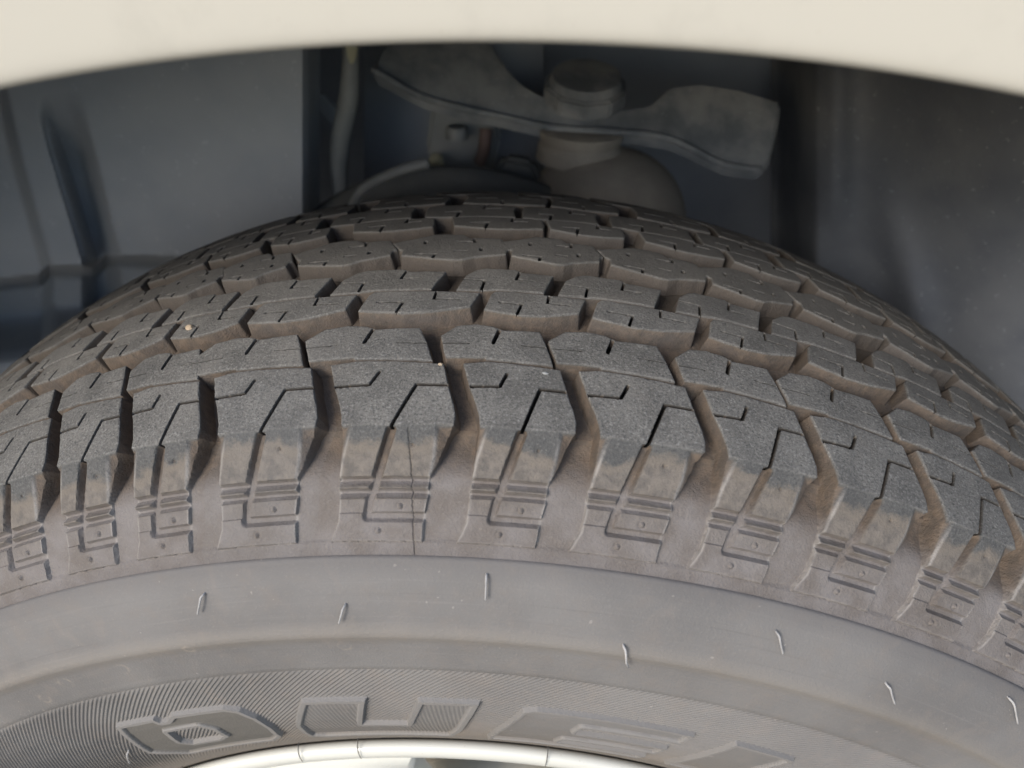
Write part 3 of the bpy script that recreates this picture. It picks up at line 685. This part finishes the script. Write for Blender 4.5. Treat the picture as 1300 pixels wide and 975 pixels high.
# upper control arm: a dished forging seen from above, brighter along its near flange
low_edge = [(472, 88), (500, 104), (530, 121), (580, 136), (640, 149), (700, 162), (760, 166), (810, 170), (850, 176), (885, 192), (920, 209), (966, 216)]
top_edge = [(978, 205), (990, 150), (992, 128), (940, 112), (890, 104), (852, 108), (826, 132), (790, 137), (735, 132), (690, 120), (662, 104), (640, 80), (622, 48), (500, 44), (484, 70)]
pts = [at(x, y, .205) for x, y in low_edge] + [at(x, y, .205 + .0004 * max(0, np.interp(x, [470, 640, 990], [112, 150, 205]) - y)) for x, y in top_edge]
arm = plate('control_arm', pts, Vector((0, .004, -.010)), M_ARM, None, .0022)
fl = smooth_pts([at(x, y, .203) for x, y in low_edge], 3)
cpart('flange', tube_mesh('flange', fl, [.0022] * len(fl), 8), M_ARM, arm).location = (0, 0, 0)
def lathe_z(name, prof, centre, material, parent=None, n=48, lean=(0, 0), sub=3):
    prof = rounded(prof, sub) if sub else prof; th = np.linspace(0, 2 * math.pi, n, endpoint=False); S = np.array(prof)
    zz = S[:, 1]; zt = (zz - zz.min())
    V = np.stack([centre.x + S[None, :, 0] * np.cos(th)[:, None] + lean[0] * zt[None, :], centre.y + S[None, :, 0] * np.sin(th)[:, None] + lean[1] * zt[None, :], np.broadcast_to(centre.z + zz[None, :], (n, len(S)))], -1).reshape(-1, 3)
    F = grid_faces(n, len(S)); m = len(S); last = (n - 1) * m + np.arange(m - 1); F = np.concatenate([F, np.stack([last, np.arange(m - 1), np.arange(m - 1) + 1, last + 1], -1)])
    return cpart(name, np_mesh(name, V, F, None, True, 40), material, parent)
cN = at(742, 122, .225)
bm = bmesh.new()
bmesh.ops.create_cone(bm, cap_ends=True, segments=10, radius1=.0275, radius2=.0265, depth=.011)
bmesh.ops.bevel(bm, geom=list(bm.edges), offset=.0015, segments=2, affect='EDGES')
r = bmesh.ops.create_cone(bm, cap_ends=True, segments=24, radius1=.0235, radius2=.0215, depth=.006); bmesh.ops.translate(bm, verts=r['verts'], vec=(0, 0, .0075))
bmesh.ops.rotate(bm, verts=bm.verts, matrix=Matrix.Rotation(R_(14), 3, 'X')); bmesh.ops.translate(bm, verts=bm.verts, vec=cN + Vector((0, 0, .003)))
me = bpy.data.meshes.new('ball_joint_cap'); bm.to_mesh(me); bm.free(); o = cpart('ball_joint_cap', me, M_ARM, arm); o.location = (0, 0, 0)
# ball joint neck and the round knuckle housing beneath
cK = at(738, 168, .215)
lathe_z('ball_joint_neck', [(.001, .0), (.026, -.001), (.0275, -.004), (.0265, -.008), (.0255, -.010), (.0275, -.013), (.0275, -.017), (.026, -.022), (.001, -.024)], cK + Vector((0, 0, .004)), M_RUST)
cD = at(768, 262, .205)
lathe_z('knuckle', [(.001, .036), (.020, .0345), (.034, .0285), (.046, .017), (.053, .002), (.056, -.016), (.055, -.05), (.001, -.052)], cD, M_RUST, sub=5)
# brake line, stay, bracket, plates and shield in the gap
hp = smooth_pts([at(446, 40, .20), at(445, 90, .195), at(442, 130, .192), at(433, 175, .190), at(430, 215, .190), at(435, 262, .190)], 6)
cpart('brake_line', tube_mesh('brake_line', hp, [.0042 + .0022 * math.sin(math.pi * min(1, i / len(hp))) for i in range(len(hp))], 10), M_HOSE)
plate('stay', [at(394, 118, .25), at(410, 120, .25), at(436, 150, .25), at(432, 166, .25), at(420, 158, .25), at(398, 132, .25)], Vector((0, .006, 0)), M_LINER, bev=.001)
sheet('strut_tower', (462, 690), (50, 300), lambda x, y: .30 - .035 * math.sin(math.pi * min(1, max(0, (x - 462) / 228))), lambda x, y: .006 * sstep(x, 530, 560), M_DARK, nx=40, nz=20)
plate('bracket', [at(548, 128, .245), at(632, 142, .245), at(636, 178, .245), at(622, 232, .245), at(560, 232, .245), at(540, 190, .245)], Vector((0, .010, 0)), M_HOSE, bev=.003)
lathe_z('bolt', [(.001, .004), (.006, .004), (.0075, .002), (.0075, -.004), (.001, -.004)], at(580, 168, .235), M_HOSE, n=12, sub=0)
plate('sensor_plate', [at(546, 196, .228), at(560, 198, .228), at(565, 222, .228), at(541, 222, .228)], Vector((0, .006, 0)), M_YEL, bev=.0015)
rp = smooth_pts([at(617, 164, .232), at(616, 178, .230), at(614, 192, .232), at(609, 206, .235)], 4)
cpart('bushing', tube_mesh('bushing', rp, .0042, 10), M_RED)
sp_ = smooth_pts([at(446, 262, .178), at(462, 240, .178), at(486, 226, .178), at(515, 214, .178), at(545, 207, .18)], 5)
me = tube_mesh('dust_shield_lip', sp_, .0034, 8)
M_SHIELD = dusty_material('dull_steel', (0.085, 0.09, 0.092), (0.12, 0.122, 0.118), .7, .3, 22, .2)
shield = lathe_y('dust_shield', rounded([(.170, .02), (.170, .130), (.1755, .150), (.178, .157), (.182, .1595), (.186, .157), (.184, .14), (.180, .02)], 3), 200, -60, 60)
o = cpart('dust_shield', shield, M_SHIELD); shc = at(588, 212, .182); o.location = (shc.x, -.3, shc.z - .1595)
cpart('dust_shield_lip', me, M_HOSE)
plate('caliper_ear', [at(640, 200, .20), at(676, 206, .20), at(690, 236, .20), at(682, 262, .20), at(620, 262, .20), at(622, 226, .20)], Vector((0, .012, 0)), M_SHIELD, bev=.003)
plate('light_leak_spot', [at(437, 50, .19), at(455, 50, .19), at(451, 76, .19), at(446, 84, .19), at(441, 76, .19)], Vector((0, .003, 0)), M_YEL, bev=.001)  # added pale plate imitating light that leaks in above the brake line
# brake disc seen through the rim
disc = lathe_y('brake_disc', [(-.035, .06), (-.035, .150), (-.033, .152), (-.013, .152), (-.011, .150), (-.011, .06), (-.035, .06)], 128)
o = cpart('brake_disc', disc, M_RUST); o.location = (0, -.3, AXZ)

# ------------------------------------------------------------------ ground
xs = np.concatenate([-np.geomspace(60, .05, 60), np.geomspace(.05, 60, 60)]); X, Y = np.meshgrid(xs, xs, indexing='ij')
V = np.stack([X.ravel(), Y.ravel(), np.zeros(X.size)], -1)
g = link('ground', np_mesh('ground', V, grid_faces(120, 120), None, True), M_GROUND, None, 'structure'); g.location.z = 0
